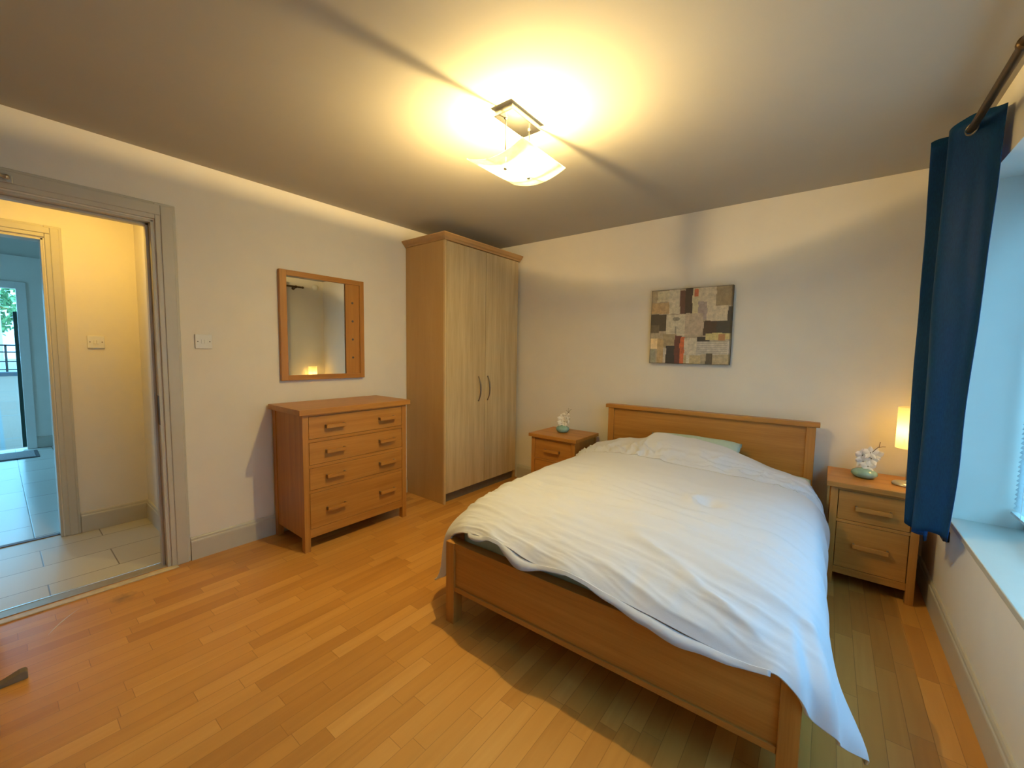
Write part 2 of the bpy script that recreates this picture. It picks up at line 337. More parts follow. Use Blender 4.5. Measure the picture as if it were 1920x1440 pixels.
# closer bracket on the head of the frame
t = thing('door_closer', 'silver overhead door closer arm fixed to the top of the bedroom door frame', 'door closer', (0.019, -3.30, 2.03))
bobj('bracket', steel, [(0, 0.02, 0.0, .012, .075, .034)], t, bevel=.002)
bm = bmesh.new(); tube(bm, [(.012, .055, .02), (.032, .055, .02)], .011); obj('pivot', bm, steel, t, smooth=True)
bm = bmesh.new(); tube(bm, [(.028, .055, .02), (.045, -.10, .022)], .008); obj('arm', bm, steel, t, smooth=True)
# door wedge
bm = bmesh.new()
prism(bm, [(-.13, .0), (-.13, .006), (-.06, .018), (-.02, .034), (-.005, .034), (0.0, .026), (0.0, 0)], 0, -.018, .018)
tag(obj('door_wedge', bm, rubber, bevel=.003, loc=(0.60, -3.30, 0)), 'grey rubber wedge on the laminate floor, tucked under the open bedroom door', 'door stop')
# white scratch on floor
bm = bmesh.new()
q = [Vector((0.150+.17*s, -3.118-.115*s-.03*s*(1-s)*1.5, 0.0004)) for s in [i/14 for i in range(15)]]
vs = []
for i, p in enumerate(q):
    wd = .003*sin(pi*min(max(i/14, .05), .95)); vs.append((bm.verts.new(p+Vector((-.5, -.8, 0))*wd), bm.verts.new(p+Vector((.5, .8, 0))*wd)))
for a, b in zip(vs, vs[1:]): bm.faces.new((a[0], a[1], b[1], b[0]))
sc = obj('scratch', bm, simple('pale_scratch', (0.75, 0.70, 0.62), 0.7)); sc.parent = bpy.data.objects['floor']; sc['label'] = 'pale curved scratch in the laminate'

# ---- doorway 2
d2 = sroot('door_2', (HX, D2Y1, 0)); o2 = (HX, D2Y1, 0)
casing('architrave', d2, HX, HX+.012, HX+.018, D2Y0, D2Y1, D2Z, 0.082, o2)
bobj('door_lining', trimm, L_([(HX2-.02, D2Y1-.012, 0, HX, D2Y1, D2Z), (HX2-.02, D2Y0, 0, HX, D2Y0+.012, D2Z), (HX2-.02, D2Y0, D2Z-.012, HX, D2Y1, D2Z)], o2), d2)
bobj('threshold_strip', simple('dark_threshold', (0.10, 0.06, 0.06), .5), L_([(HX2+.0, D2Y0+.012, 0, HX2+.04, D2Y1-.012, .004)], o2), d2, bevel=0)
# ---- balcony door + window on the far lounge wall
d3 = sroot('door_3', (FX, BD1, 0)); o3 = (FX, BD1, 0)
bobj('door_frame', whitem, L_([(FX-.1, BD1-.05, 0, FX+.02, BD1+.03, 2.06), (FX-.1, BD0, 0, FX+.02, BD0+.05, 2.03), (FX-.1, BD0, 1.98, FX+.02, BD1-.05, 2.06)], o3), d3)
bobj('sash', darkgreen, L_([(FX-.08, BD1-.085, 0.02, FX-.03, BD1-.052, 1.7), (FX-.08, -4.2, 0.02, FX-.03, -4.15, 1.98)], o3), d3)
bobj('door_glass', glass, L_([(FX-.055, -4.15, .02, FX-.05, BD1-.09, 1.98)], o3), d3, bevel=0)
w2 = sroot('window_2', (FX, W2a, 1)); ow = (FX, W2a, 1)
bobj('window_frame', whitem, L_([(FX-.08, W2a, .99, FX-.03, W2a+.015, 2.05), (FX-.08, W2b-.05, .99, FX-.03, W2b, 2.05), (FX-.08, W2a, .99, FX-.03, W2b, 1.01), (FX-.08, W2a, 2.02, FX-.03, W2b, 2.05)], ow), w2)
bobj('window_pane', glass, L_([(FX-.056, W2a+.015, 1.01, FX-.05, W2b-.05, 2.02)], ow), w2, bevel=0)
m_ = thing('door_mat', 'grey fibre door mat with dark border inside the glass balcony door', 'door mat', (-4.42, -3.5, 0))
bobj('border', matb, [(-.24, -.45, -.001, .24, .46, .006)], m_); bobj('pile', matm, [(-.21, -.42, .006, .21, .43, .010)], m_)
# outside
struct(bobj('trim_1', paveo, [(-24, -14, -0.12, FX-.1, 4, -0.02)], bevel=0))
tag(bobj('kerb', simple('slate', (0.05, 0.07, 0.09), .7), [(-24.6, -14, -0.1, -24, 4, 0.14)], bevel=.02), 'dark slate kerb along the far edge of the paved terrace', 'kerb')
rl = thing('railing', 'dark metal railing at the far edge of the terrace outside', 'railing', (-25, 0, 0))
bobj('rail', blackm, [(-.03, -12, 1.23, .03, 3, 1.30), (-.02, -12, .95, .02, 3, 1.0), (-.02, -12, .55, .02, 3, .59), (-.02, -12, .2, .02, 3, .24)], rl, bevel=0)
for k in range(7): bobj('post', blackm, [(-.03, -11.4+k*2.1, 0, .03, -11.33+k*2.1, 1.3)], rl, bevel=0)
struct(bobj('trim_2', outm, [(-60, -40, -0.2, -24.6, 30, -0.1)], bevel=0))
def tree(x, y, h, r, label, seed):
    random.seed(seed); t = thing('tree', label, 'tree', (x, y, -.1), 0, None)
    bm = bmesh.new(); tube(bm, [(0, 0, 0), (.1, .05, h*.5), (0, .2, h*.8)], .15, radii=[.22, .16, .08]); obj('trunk', bm, barkm, t, smooth=True)
    bm = bmesh.new()
    for k in range(700):
        a = random.uniform(0, 2*pi); ph = math.acos(random.uniform(-1, 1)); rr_ = r*random.uniform(.55, 1.0)
        p = Vector((rr_*sin(ph)*cos(a), rr_*sin(ph)*sin(a), h*.66+rr_*cos(ph)*.62)); s = random.uniform(.12, .3)
        n = Vector((random.gauss(0,1), random.gauss(0,1), random.gauss(0,1))).normalized(); e1 = n.orthogonal().normalized()*s; e2 = n.cross(e1)
        bm.faces.new([bm.verts.new(p+q_) for q_ in (-e1, -e2*.6, e1, e2*.6)])
    obj('crown', bm, leafm, t)
tree(-33, -3.6, 5.2, 2.6, 'green leafy tree beyond the terrace railing, nearer the door frame', 1)
tree(-43, -8.2, 6.6, 3.2, 'green leafy tree beyond the terrace railing, further left', 2)
tree(-38, 2.5, 4.2, 2.2, 'low bushy tree beyond the terrace railing, behind the lounge wall', 3)
lp = thing('lamp_post', 'slim pale post standing beyond the terrace railing', 'post', (-28, -3.05, -.1))
bm = bmesh.new(); tube(bm, [(0, 0, 0), (0, 0, 3.0)], .06); obj('pole', bm, whitem, lp, smooth=True)

# ---- window 1 (right wall)
w1 = sroot('window_1', (W, WY1, WZ0)); ow1 = (W, WY1, WZ0)
bobj('window_sill', trimm, L_([(W-.012, WY0-.03, WZ0, W+.24, WY1, WZ0+.025)], ow1), w1, bevel=.004)
FR = [(W+.22, WY0, WZ0+.025, W+.28, WY0+.06, WZ1), (W+.22, WY1-.06, WZ0+.025, W+.28, WY1, WZ1), (W+.22, WY0, WZ0+.025, W+.28, WY1, WZ0+.085), (W+.22, WY0, WZ1-.06, W+.28, WY1, WZ1), (W+.22, -1.80, WZ0+.025, W+.28, -1.74, WZ1)]
bobj('window_frame', whitem, L_(FR, ow1), w1, bevel=.003)
bobj('window_pane', glass, L_([(W+.248, WY0+.06, WZ0+.085, W+.253, WY1-.06, WZ1-.06)], ow1), w1, bevel=0)
# blind
bl = thing('venetian_blind', 'white slatted venetian blind hanging in the bedroom window recess', 'blind', (W+.185, WY1-.03, WZ1-.005))
LN = WY1-WY0-.06
bobj('head_rail', whitem, [(-.02, -LN, -.03, .02, 0, 0)], bl)
bobj('bottom_rail', whitem, [(-.014, -LN, -1.455, .014, 0, -1.443)], bl)
bm = bmesh.new()
z = -.045
while z > -1.435:
    a = radians(56); dx, dz = .0125*cos(a), .0125*sin(a)
    v = [bm.verts.new(p) for p in ((-dx, 0, z-dz), (0, 0, z+.0015), (dx, 0, z+dz), (-dx, -LN, z-dz), (0, -LN, z+.0015), (dx, -LN, z+dz))]
    bm.faces.new((v[0], v[1], v[4], v[3])); bm.faces.new((v[1], v[2], v[5], v[4])); z -= .0205
obj('slats', bm, slatm, bl)
for yy in (-.12, -1.2, -2.2):
    bm = bmesh.new(); tube(bm, [(-.014, yy, -.02), (-.014, yy, -1.45)], .0012, 5); obj('cord', bm, whitem, bl)

# ------------------------------------------------------------------ curtain rod + curtain
RX, RZ = 3.405, 2.232
rod = thing('curtain_rod', 'dark bronze curtain rod above the bedroom window', 'curtain rod', (RX, -.36, RZ))
bm = bmesh.new(); tube(bm, [(0, 0, 0), (0, -2.9, 0)], .0135, 16); obj('rod', bm, bronze, rod, smooth=True)
bm = bmesh.new(); lathe(bm, [(.001, -.02), (.012, -.015), (.019, 0), (.012, .015), (.0135, .025)], 20); fo = obj('finial', bm, bronze, rod, smooth=True); fo.rotation_euler = (pi/2, 0, 0)
for yy in (-.10, -1.04, -2.6):
    bm = bmesh.new(); tube(bm, [(0, yy, -.016), (W-RX, yy, -.016)], .007, 10); tube(bm, [(0, yy-.008, 0), (0, yy+.008, 0)], .019, 16); tube(bm, [(W-RX-.006, yy, -.016), (W-RX-.0005, yy, -.016)], .024, 16)
    obj('bracket', bm, bronze, rod, smooth=True)
def catmull(P, n):
    out = []; m = len(P)-1
    for i in range(n+1):
        t = i/n*m; k = min(int(t), m-1); f = t-k
        p0 = P[max(k-1, 0)]; p1 = P[k]; p2 = P[k+1]; p3 = P[min(k+2, m)]
        out.append(tuple(.5*((2*b)+(-a+c)*f+(2*a-5*b+4*c-d)*f*f+(-a+3*b-3*c+d)*f**3) for a, b, c, d in zip(p0, p1, p2, p3)))
    return out
# plan of the folds at top and at hem (x, y)
CT = [(3.420,-.634),(3.370,-.636),(3.325,-.642),(3.312,-.656),(3.360,-.668),(3.425,-.678),(3.450,-.694),(3.405,-.712),(3.362,-.734),(3.352,-.772),(3.385,-.806),(3.425,-.838),(3.460,-.872),(3.478,-.915)]
CB = [(3.410,-.634),(3.375,-.636),(3.345,-.642),(3.338,-.656),(3.365,-.668),(3.400,-.678),(3.410,-.694),(3.385,-.712),(3.360,-.734),(3.352,-.774),(3.372,-.809),(3.400,-.835),(3.425,-.855),(3.438,-.880)]
nt = 130; nz = 60
TP, BP = catmull(CT, nt), catmull(CB, nt)
cu = thing('curtain', 'navy blue satin eyelet curtain gathered to one side of the bedroom window', 'curtain', (RX, -.65, RZ))
bm = bmesh.new(); grid = []
for j in range(nz+1):
    t = j/nz; row = []
    zt = 2.278; 
    for i in range(nt+1):
        s = i/nt
        zb = .485 + .03*sin(s*9) + (.03 if s > .5 else 0)
        zz = zt + (zb-zt)*t + (0.012*sin(s*17)*(1-t)**8)
        e = t**1.2
        x = TP[i][0]*(1-e)+BP[i][0]*e; y = TP[i][1]*(1-e)+BP[i][1]*e
        x += .010*sin(t*5.2+s*5)*t*(1-t)*2; x += .004*noise.noise(Vector((s*14, t*5, 3))); y += .008*noise.noise(Vector((s*9, t*4, 8)))
        if s > .8: x += .012*sin(t*9)*(s-.8)*4*t
        row.append(bm.verts.new((min(x, 3.492)-RX, y+.65, zz-RZ)))
    grid.append(row)
for j in range(nz):
    for i in range(nt): bm.faces.new((grid[j][i], grid[j][i+1], grid[j+1][i+1], grid[j+1][i]))
co = obj('cloth', bm, navy, cu, smooth=True); md = co.modifiers.new('solid', 'SOLIDIFY'); md.thickness = .0025; md.offset = 0
for (ex, ey, rzz) in ((3.405, -.635, 1.4), (3.405, -.675, -1.3), (3.405, -.712, 1.1), (3.405, -.822, -.85)):
    bm = bmesh.new(); ang = [2*pi*k/24 for k in range(25)]
    tube(bm, [(.021*cos(a), 0, .021*sin(a)) for a in ang], .0045, 8, cap=False)
    e_ = obj('eyelet', bm, pewter, cu, smooth=True); e_.location = (ex-RX, ey+.65, 0); e_.rotation_euler = (0, 0, rzz)
tag(bobj('socket_box', blackm, [(-.022, -.04, -.025, 0, .04, .025)], bevel=.003, loc=(W, -.56, .465)), 'small black box on the wall just under the window sill, beside the curtain hem', 'wall box')
# sensor high in the corner (seen in the mirror)
bm = bmesh.new(); lathe(bm, [(.045, 0), (.045, .012), (.035, .026), (.01, .03)], 30)
s_ = obj('wall_sensor', bm, whitem, smooth=True, loc=(W-.001, -.13, 2.27), rot=(0, -pi/2, 0)); tag(s_, 'small white round sensor high on the wall near the corner, seen in the mirror', 'sensor')

# ------------------------------------------------------------------ furniture bits
def bar_handle(parent, c, length, axis, out, mat):
    """wooden bar handle on two little metal ends; axis 0/1 along, out = outward unit (x,y)"""
    bm = bmesh.new(); h = length/2; ox, oy = out
    def B(a0, a1, o0, o1_, z0, z1):
        if axis == 1: xs = sorted((c[0]+ox*o0, c[0]+ox*o1_)); box(bm, xs[0], c[1]+a0, c[2]+z0, xs[1], c[1]+a1, c[2]+z1)
        else: ys = sorted((c[1]+oy*o0, c[1]+oy*o1_)); box(bm, c[0]+a0, ys[0], c[2]+z0, c[0]+a1, ys[1], c[2]+z1)
    B(-h, h, .020, .031, -.011, .011)
    hd = obj('handle', bm, mat, parent, bevel=.0015)
    for s in (-1, 1):
        bm = bmesh.new(); B(min(s*h, s*(h-.009)), max(s*h, s*(h-.009)), 0, .0205, -.0105, .0105); obj('handle_end', bm, pewter, hd, bevel=.001)
    return hd

# ---- chest of drawers (front faces +x)
ch = thing('chest_of_drawers', 'warm oak four-drawer chest under the mirror', 'chest of drawers', (0.02, -1.768, 0))
X1 = .435; Yh = .392
bobj('top', oakY, [(0, -.417, .888, .456, .417, .923)], ch, bevel=.002)
for sy in (-1, 1):
    for (xa, xb) in ((X1-.042, X1), (.0, .042)):
        y0 = Yh*sy; y1 = (Yh-.038)*sy
        bobj('leg', oakZ, [(xa, min(y0, y1), 0, xb, max(y0, y1), .888)], ch, bevel=.002)
    a, b = sorted((sy*(Yh-.006), sy*(Yh-.022)))
    bobj('side_panel', oakZ, [(.042, a, .085, X1-.042, b, .888)], ch, bevel=.001)
bobj('back_panel', oakZ, [(0.004, -Yh+.038, .1, .012, Yh-.038, .888)], ch, bevel=0)
YI = Yh-.038
for q_ in [(.36, -YI, .087, X1-.004, YI, .143), (.36, -YI, .380, X1-.002, YI, .398), (.36, -YI, .542, X1-.002, YI, .562), (.36, -YI, .708, X1-.002, YI, .728), (.36, -YI, .876, X1-.002, YI, .888)]: bobj('rail', oakY, [q_], ch, bevel=.001)
for (z0, z1, hz_) in ((.145, .378, .255), (.400, .540, .472), (.564, .706, .638), (.730, .874, .802)):
    dr = bobj('drawer', oakY, [(.06, -YI+.003, z0, X1-.003, YI-.003, z1)], ch, bevel=.0015)
    for yy in (-.182, .215): bar_handle(dr, (X1-.003, yy, hz_), .132, 1, (1, 0), oakY)
# ---- nightstands (front faces -y)
def nightstand(name, label, loc, wid, dep, ov, h, rz=0):
    t = thing(name, label, 'nightstand', loc, rz, 'bedside cabinets')
    hw = wid/2
    bobj('top', oakX, [(-hw-ov, -dep-ov, h-.028, hw+ov, 0, h)], t, bevel=.002)
    for sx in (-1, 1):
        for (ya, yb) in ((-dep, -dep+.036), (-.036, -.0)):
            a, b = sorted((sx*hw, sx*(hw-.034)))
            bobj('leg', oakZ, [(a, ya, 0, b, yb, h-.028)], t, bevel=.002)
        a, b = sorted((sx*(hw-.004), sx*(hw-.018)))
        bobj('side_panel', oakZ, [(a, -dep+.036, .07, b, -.036, h-.028)], t, bevel=.001)
    I = hw-.034
    bobj('back_panel', oakZ, [(-I, -.012, .08, I, -.004, h-.028)], t, bevel=0)
    for q_ in [(-I, -dep+.003, .072, I, -dep+.05, .112), (-I, -dep+.002, .372, I, -dep+.05, .388), (-I, -dep+.002, h-.044, I, -dep+.05, h-.028)]: bobj('rail', oakX, [q_], t, bevel=.001)
    for (z0, z1, hz_) in ((.114, .370, .255), (.390, h-.046, .468)):
        dr = bobj('drawer', oakX, [(-I+.003, -dep+.004, z0, I-.003, -.03, z1)], t, bevel=.0015)
        bar_handle(dr, (0, -dep+.004, hz_), .150, 0, (0, -1), oakX)
    return t
nightstand('nightstand', 'oak two-drawer nightstand between the wardrobe and the bed', (1.20, -.05, 0), .43, .39, .02, .60)
nightstand('nightstand', 'oak two-drawer nightstand holding the table lamp, beside the window wall', (3.242, -.03, 0), .372, .38, .02, .60)

# ---- wardrobe
wd = thing('wardrobe', 'tall pale two-door wardrobe with moulded cornice in the corner', 'wardrobe', (0.003, -1.026, 0))
WD, WL_, WH = .483, 1.0, 2.2
bobj('side_panel', beech, [(0, 0, 0, WD+.002, .018, WH)], wd, bevel=.001)
bobj('side_panel', beech, [(0, WL_-.018, 0, WD+.002, WL_, WH)], wd, bevel=.001)
bobj('front_edge', beech_l, [(WD+.002, 0, 0, WD+.02, .018, WH)], wd, bevel=.001)
bobj('carcass', beech, [(0, .018, .08, .012, WL_-.018, WH), (.012, .018, .085, WD-.02, WL_-.018, .1), (.012, .018, WH-.018, WD-.001, WL_-.018, WH)], wd, bevel=0)
bobj('plinth', plinthm, [(WD-.045, .018, 0, WD-.025, WL_-.018, .083)], wd, bevel=0)
for (a, b, hy_) in ((.022, .500, .415), (.504, .984, .539)):
    dr = bobj('door', birch, [(WD, a, .088, WD+.019, b, WH-.004)], wd, bevel=.0015)
    bm = bmesh.new(); zc = .965; pts = []
    for k in range(17):
        s = -1+k/8; pts.append((WD+.019+.030*(1-abs(s)**2.4)+.000, hy_, zc+s*.112))
    tube(bm, pts, .006, 10, radii=[.0035+.0035*(1-abs(-1+k/8)**2) + (.003 if k in (0, 16) else 0) for k in range(17)]); obj('handle', bm, pewter, dr, smooth=True)
bm = bmesh.new()
prof = [(0, 0), (.008, 0), (.012, .012), (.026, .022), (.040, .040), (.046, .048), (.046, .060), (0, .060)]
def ring(off, zz): return [(0, -off), (WD+.019+off, -off), (WD+.019+off, WL_+.0), (0, WL_)]
rg = [[bm.verts.new((x, min(y, WL_), WH+zz)) for x, y in ring(off, zz)] for off, zz in [(0, 0.0), (.010, 0.001), (.014, .012), (.026, .022), (.038, .036), (.046, .044), (.046, .050)]]
for a, b in zip(rg, rg[1:]):
    for k in range(4): bm.faces.new((a[k], a[(k+1)%4], b[(k+1)%4], b[k]))
bm.faces.new(rg[0][::-1]); bm.faces.new(rg[-1])
obj('cornice', bm, beech_c, wd)

# ---- mirror
mi = thing('wall_mirror', 'rectangular oak-framed mirror with a drilled side panel, above the chest', 'mirror', (0.001, -1.778, 1.46))
hy, hz_ = .3175, .3825; fwid = .046
for q_ in ((0, -hy, -hz_, .03, -hy+fwid, hz_), (0, hy-.036, -hz_, .03, hy, hz_)): bobj('frame_stile', oakZ, [q_], mi, bevel=.002)
for q_ in ((0, -hy+fwid, hz_-.036, .0295, hy-.036, hz_), (0, -hy+fwid, -hz_, .0295, hy-.036, -hz_+.036)): bobj('frame_rail', oakY, [q_], mi, bevel=.002)
bobj('mirror_glass', mirror_mat, [(.006, -hy+fwid, -hz_+.036, .014, .158, hz_-.036)], mi, bevel=0)
pn = bobj('side_panel', oakZ, [(.006, .165, -hz_+.036, .021, hy-.036, hz_-.036)], mi, bevel=.001)
for k in range(4):
    bm = bmesh.new(); tube(bm, [(.020, .222, .205-k*.142), (.0225, .222, .205-k*.142)], .009, 16); obj('peg_hole', bm, screwm, pn)

# ---- switches
def switch(loc, label, rocker=2):
    t = thing('light_switch', label, 'light switch', loc)
    bobj('plate', whitem, [(0, -.043, -.043, .009, .043, .043)], t, bevel=.003)
    for k in range(rocker):
        yy = (k-(rocker-1)/2)*.014; bobj('rocker', whitem, [(.009, yy-.006, -.012, .0125, yy+.006, .012)], t, bevel=.001)
    for s in (-1, 1):
        bm = bmesh.new(); tube(bm, [(.0085, s*.030, 0), (.0098, s*.030, 0)], .0035, 12); obj('screw', bm, screwm, t)
switch((0.0005, -2.527, 1.335), 'white double light switch on the bedroom wall beside the door frame')
switch((HX+.0005, -2.873, 1.325), 'white double light switch on the yellow-lit hallway wall')

# ---- picture
pic = thing('canvas_picture', 'abstract patchwork canvas in cream, brown, black and red above the headboard', 'picture', (2.1425, 0, 1.5195))
PW, PH = .2925, .2885
bobj('stretcher', simple('canvas_edge', (0.05, 0.035, 0.025), .8), [(-PW, -.030, -PH, PW, -.001, PH)], pic, bevel=.002)
patches = [ # u0,v0(top),u1,v1,color  (fractions of the front, v down)
 (0,0,1,1,(.30,.25,.19)),(0,0,.24,.2,(.27,.22,.15)),(.08,.02,.24,.16,(.40,.36,.26)),(.23,.0,.37,.33,(.42,.38,.30)),(0,.17,.24,.32,(.33,.23,.12)),
 (.38,.03,.47,.33,(.11,.035,.025)),(.44,.0,.53,.34,(.035,.018,.015)),(.53,0,.61,.33,(.42,.37,.24)),(.55,.02,.60,.12,(.42,.11,.04)),(.61,.0,.82,.2,(.42,.36,.27)),
 (.60,.19,.72,.42,(.26,.21,.20)),(.71,.17,.95,.45,(.44,.38,.29)),(.81,.0,1,.25,(.22,.17,.10)),(.955,.27,1,.5,(.03,.02,.018)),
 (0,.33,.21,.56,(.045,.032,.022)),(.0,.48,.12,.58,(.12,.09,.05)),(.21,.34,.45,.63,(.42,.38,.30)),(.45,.33,.67,.62,(.34,.28,.22)),
 (.68,.44,1,.62,(.045,.018,.014)),(.83,.44,1,.62,(.03,.028,.026)),(.0,.58,.2,.68,(.30,.25,.19)),(0,.66,.10,.80,(.60,.48,.30)),(.10,.66,.2,1,(.33,.24,.13)),(0,.81,.08,1,(.22,.22,.18)),
 (.18,.60,.34,.78,(.26,.21,.13)),(.18,.78,.24,1,(.36,.33,.30)),(.22,.76,.34,1,(.02,.016,.018)),(.33,.62,.41,1,(.12,.022,.018)),(.40,.64,.455,1,(.42,.10,.03)),
 (.45,.66,.62,.88,(.45,.41,.33)),(.45,.88,.66,1,(.40,.32,.17)),(.48,.88,.52,1,(.5,.46,.36)),(.61,.64,.76,.70,(.03,.025,.022)),(.71,.60,1,.68,(.42,.36,.16)),(.86,.61,.93,.69,(.30,.15,.06)),
 (.61,.70,1,.88,(.40,.37,.33)),(.66,.87,1,1,(.32,.27,.18)),(.72,.86,.80,1,(.10,.085,.06))]
NG = 120; bm = bmesh.new(); cl = bm.loops.layers.color.new('paint'); gv = [[bm.verts.new((-PW+2*PW*i/NG, -.0305, PH-2*PH*j/NG)) for i in range(NG+1)] for j in range(NG+1)]
for j in range(NG):
    for i in range(NG):
        f = bm.faces.new((gv[j][i], gv[j][i+1], gv[j+1][i+1], gv[j+1][i])); u, v = (i+.5)/NG, (j+.5)/NG
        n1 = noise.noise(Vector((u*22, v*22, 1))); n2 = noise.noise(Vector((u*60, v*60, 5)))
        uj, vj = u+.010*noise.noise(Vector((u*9, v*9, 1))), v+.010*noise.noise(Vector((u*9, v*9, 9)))
        c = patches[0][4]
        for (a, b, c_, d, col) in patches:
            if a <= uj <= c_ and b <= vj <= d: c = col
        c = tuple(x*(1.5 if sum(c) > .45 else 1.0) for x in c)
        k = 1+.24*n1+.20*n2
        if .61 < u < .97 and .70 < v < .87 and int(v*NG) % 3 == 0: k *= .72
        if ((u-.335)/.045)**2+((v-.40)/.028)**2 < 1: k *= .45
        if abs(u-.335) < .006 and .5 < v < .6: k *= .5
        if u < .012 or u > .985 or v < .012 or v > .988: k *= .35
        # colour attribute stores sRGB-free linear-ish values
        for l in f.loops: l[cl] = (*(max(0, min(1, x*k)) for x in c), 1)
po = obj('painting', bm, None, pic)
m, nt_, b_ = nm('paint_patches'); at = node(nt_, 'ShaderNodeVertexColor', layer_name='paint'); g_ = node(nt_, 'ShaderNodeGamma'); g_.inputs[1].default_value = 1/2.2
L(nt_, at.outputs[0], g_.inputs[0]); L(nt_, g_.outputs[0], b_.inputs['Base Color']); b_.inputs['Roughness'].default_value = .6
po.data.materials.append(m)

# ---- ceiling light
cl_ = thing('ceiling_light', 'ceiling light with a curved square frosted glass dish on a steel plate', 'ceiling light', (1.815, -1.782, H))
bobj('ceiling_plate', chrome, [(-.052, -.108, -.032, .052, .112, -.026), (-.05, -.104, -.028, .05, .108, 0)], cl_, bevel=.002)
DZ_ = -.205; R_ = .157
def dz(x): return DZ_ - .036*(1-(x/R_)**2)
for (px_, py_) in ((-.014, -.068), (.014, .072)):
    bm = bmesh.new(); tube(bm, [(px_, py_, -.03), (px_, py_, dz(px_)+.002)], .003, 10); tube(bm, [(px_, py_, -.036), (px_, py_, -.03)], .009, 14); obj('hanging_rod', bm, steel, cl_, smooth=True)
    bm = bmesh.new(); lathe(bm, [(.002, -.012), (.008, -.010), (.009, -.004), (.006, 0)], 16, (px_, py_, dz(px_)-.003)); obj('knob', bm, steel, cl_, smooth=True)
bm = bmesh.new(); N = 28; rows = []
for i in range(N+1):
    x = -R_+2*R_*i/N; rows.append([bm.verts.new((x, y, dz(x))) for y in (-.170, -.06, .06, .170)])
for a, b in zip(rows, rows[1:]):
    for k in range(3): bm.faces.new((a[k], a[k+1], b[k+1], b[k]))
go = obj('glass_dish', bm, frost, cl_, smooth=True); md = go.modifiers.new('s', 'SOLIDIFY'); md.thickness = .004; md.offset = 0
BA, BC = .0058, .0135         # linear halogen burner lying along the room
bm = bmesh.new(); lathe(bm, [(BA*sin(pi*k/12)+.00005, -BC*cos(pi*k/12)) for k in range(13)], 16)
bo = obj('bulb', bm, emit('halogen_burner', LAMP_COL, LAMP_W/(pi*8.3e-4)), cl_, smooth=True, loc=(0, 0, DZ_-.009), rot=(pi/2, 0, 0))
for sg in (-1, 1):
    bm = bmesh.new(); tube(bm, [(0, sg*.0145, DZ_-.009), (0, sg*.024, DZ_-.009), (sg*.013, sg*.066, DZ_-.02)], .0018, 8, radii=[.003, .003, .0015]); obj('bulb_holder', bm, steel, cl_, smooth=True)

# ---- hallway ceiling lamp
hl = thing('hall_light', 'round ceiling lamp in the hallway', 'ceiling light', (-.36, -3.02, H))
bm = bmesh.new(); lathe(bm, [(.07, 0), (.07, -.02), (.05, -.022), (.05, -.0205)], 30, cap=False); obj('rim', bm, whitem, hl, smooth=True)
bm = bmesh.new(); lathe(bm, [(.001, -.028), (.048, -.028), (.048, -.022), (.001, -.0221)], 30); obj('lamp_lens', bm, emit('hall_lamp', HALL_COL, HALL_W/(pi*pi*.048**2)), hl)

# ---- table lamp
tl = thing('table_lamp', 'lit table lamp with a cream cylinder shade and steel base, on the nightstand', 'table lamp', (3.382, -.245, .60))
bm = bmesh.new(); lathe(bm, [(.060, 0), (.063, .006), (.058, .014), (.035, .020), (.012, .023), (.006, .030), (.006, .032)], 40); obj('base', bm, steel, tl, smooth=True)
bm = bmesh.new(); tube(bm, [(0, 0, .028), (0, 0, .27)], .0065, 16); obj('pole', bm, steel, tl, smooth=True)
bm = bmesh.new(); lathe(bm, [(.060, .208), (.0605, .209), (.0605, .432), (.060, .433)], 48, cap=False); sh = obj('lamp_shade', bm, shadem, tl, smooth=True)
bm = bmesh.new(); lathe(bm, [(.001, -.022), (.010, -.02), (.018, -.008), (.018, .006), (.009, .02), (.001, .023)], 16); obj('bulb', bm, emit('table_bulb', (1, .66, .22), TABLE_W/(pi*4*pi*.017**2)), tl, smooth=True, loc=(0, 0, .305))
bm = bmesh.new()
for a in range(3): tube(bm, [(0, 0, .262), (.0595*cos(a*2.09), .0595*sin(a*2.09), .262)], .0015, 6)
obj('shade_ring', bm, steel, tl)

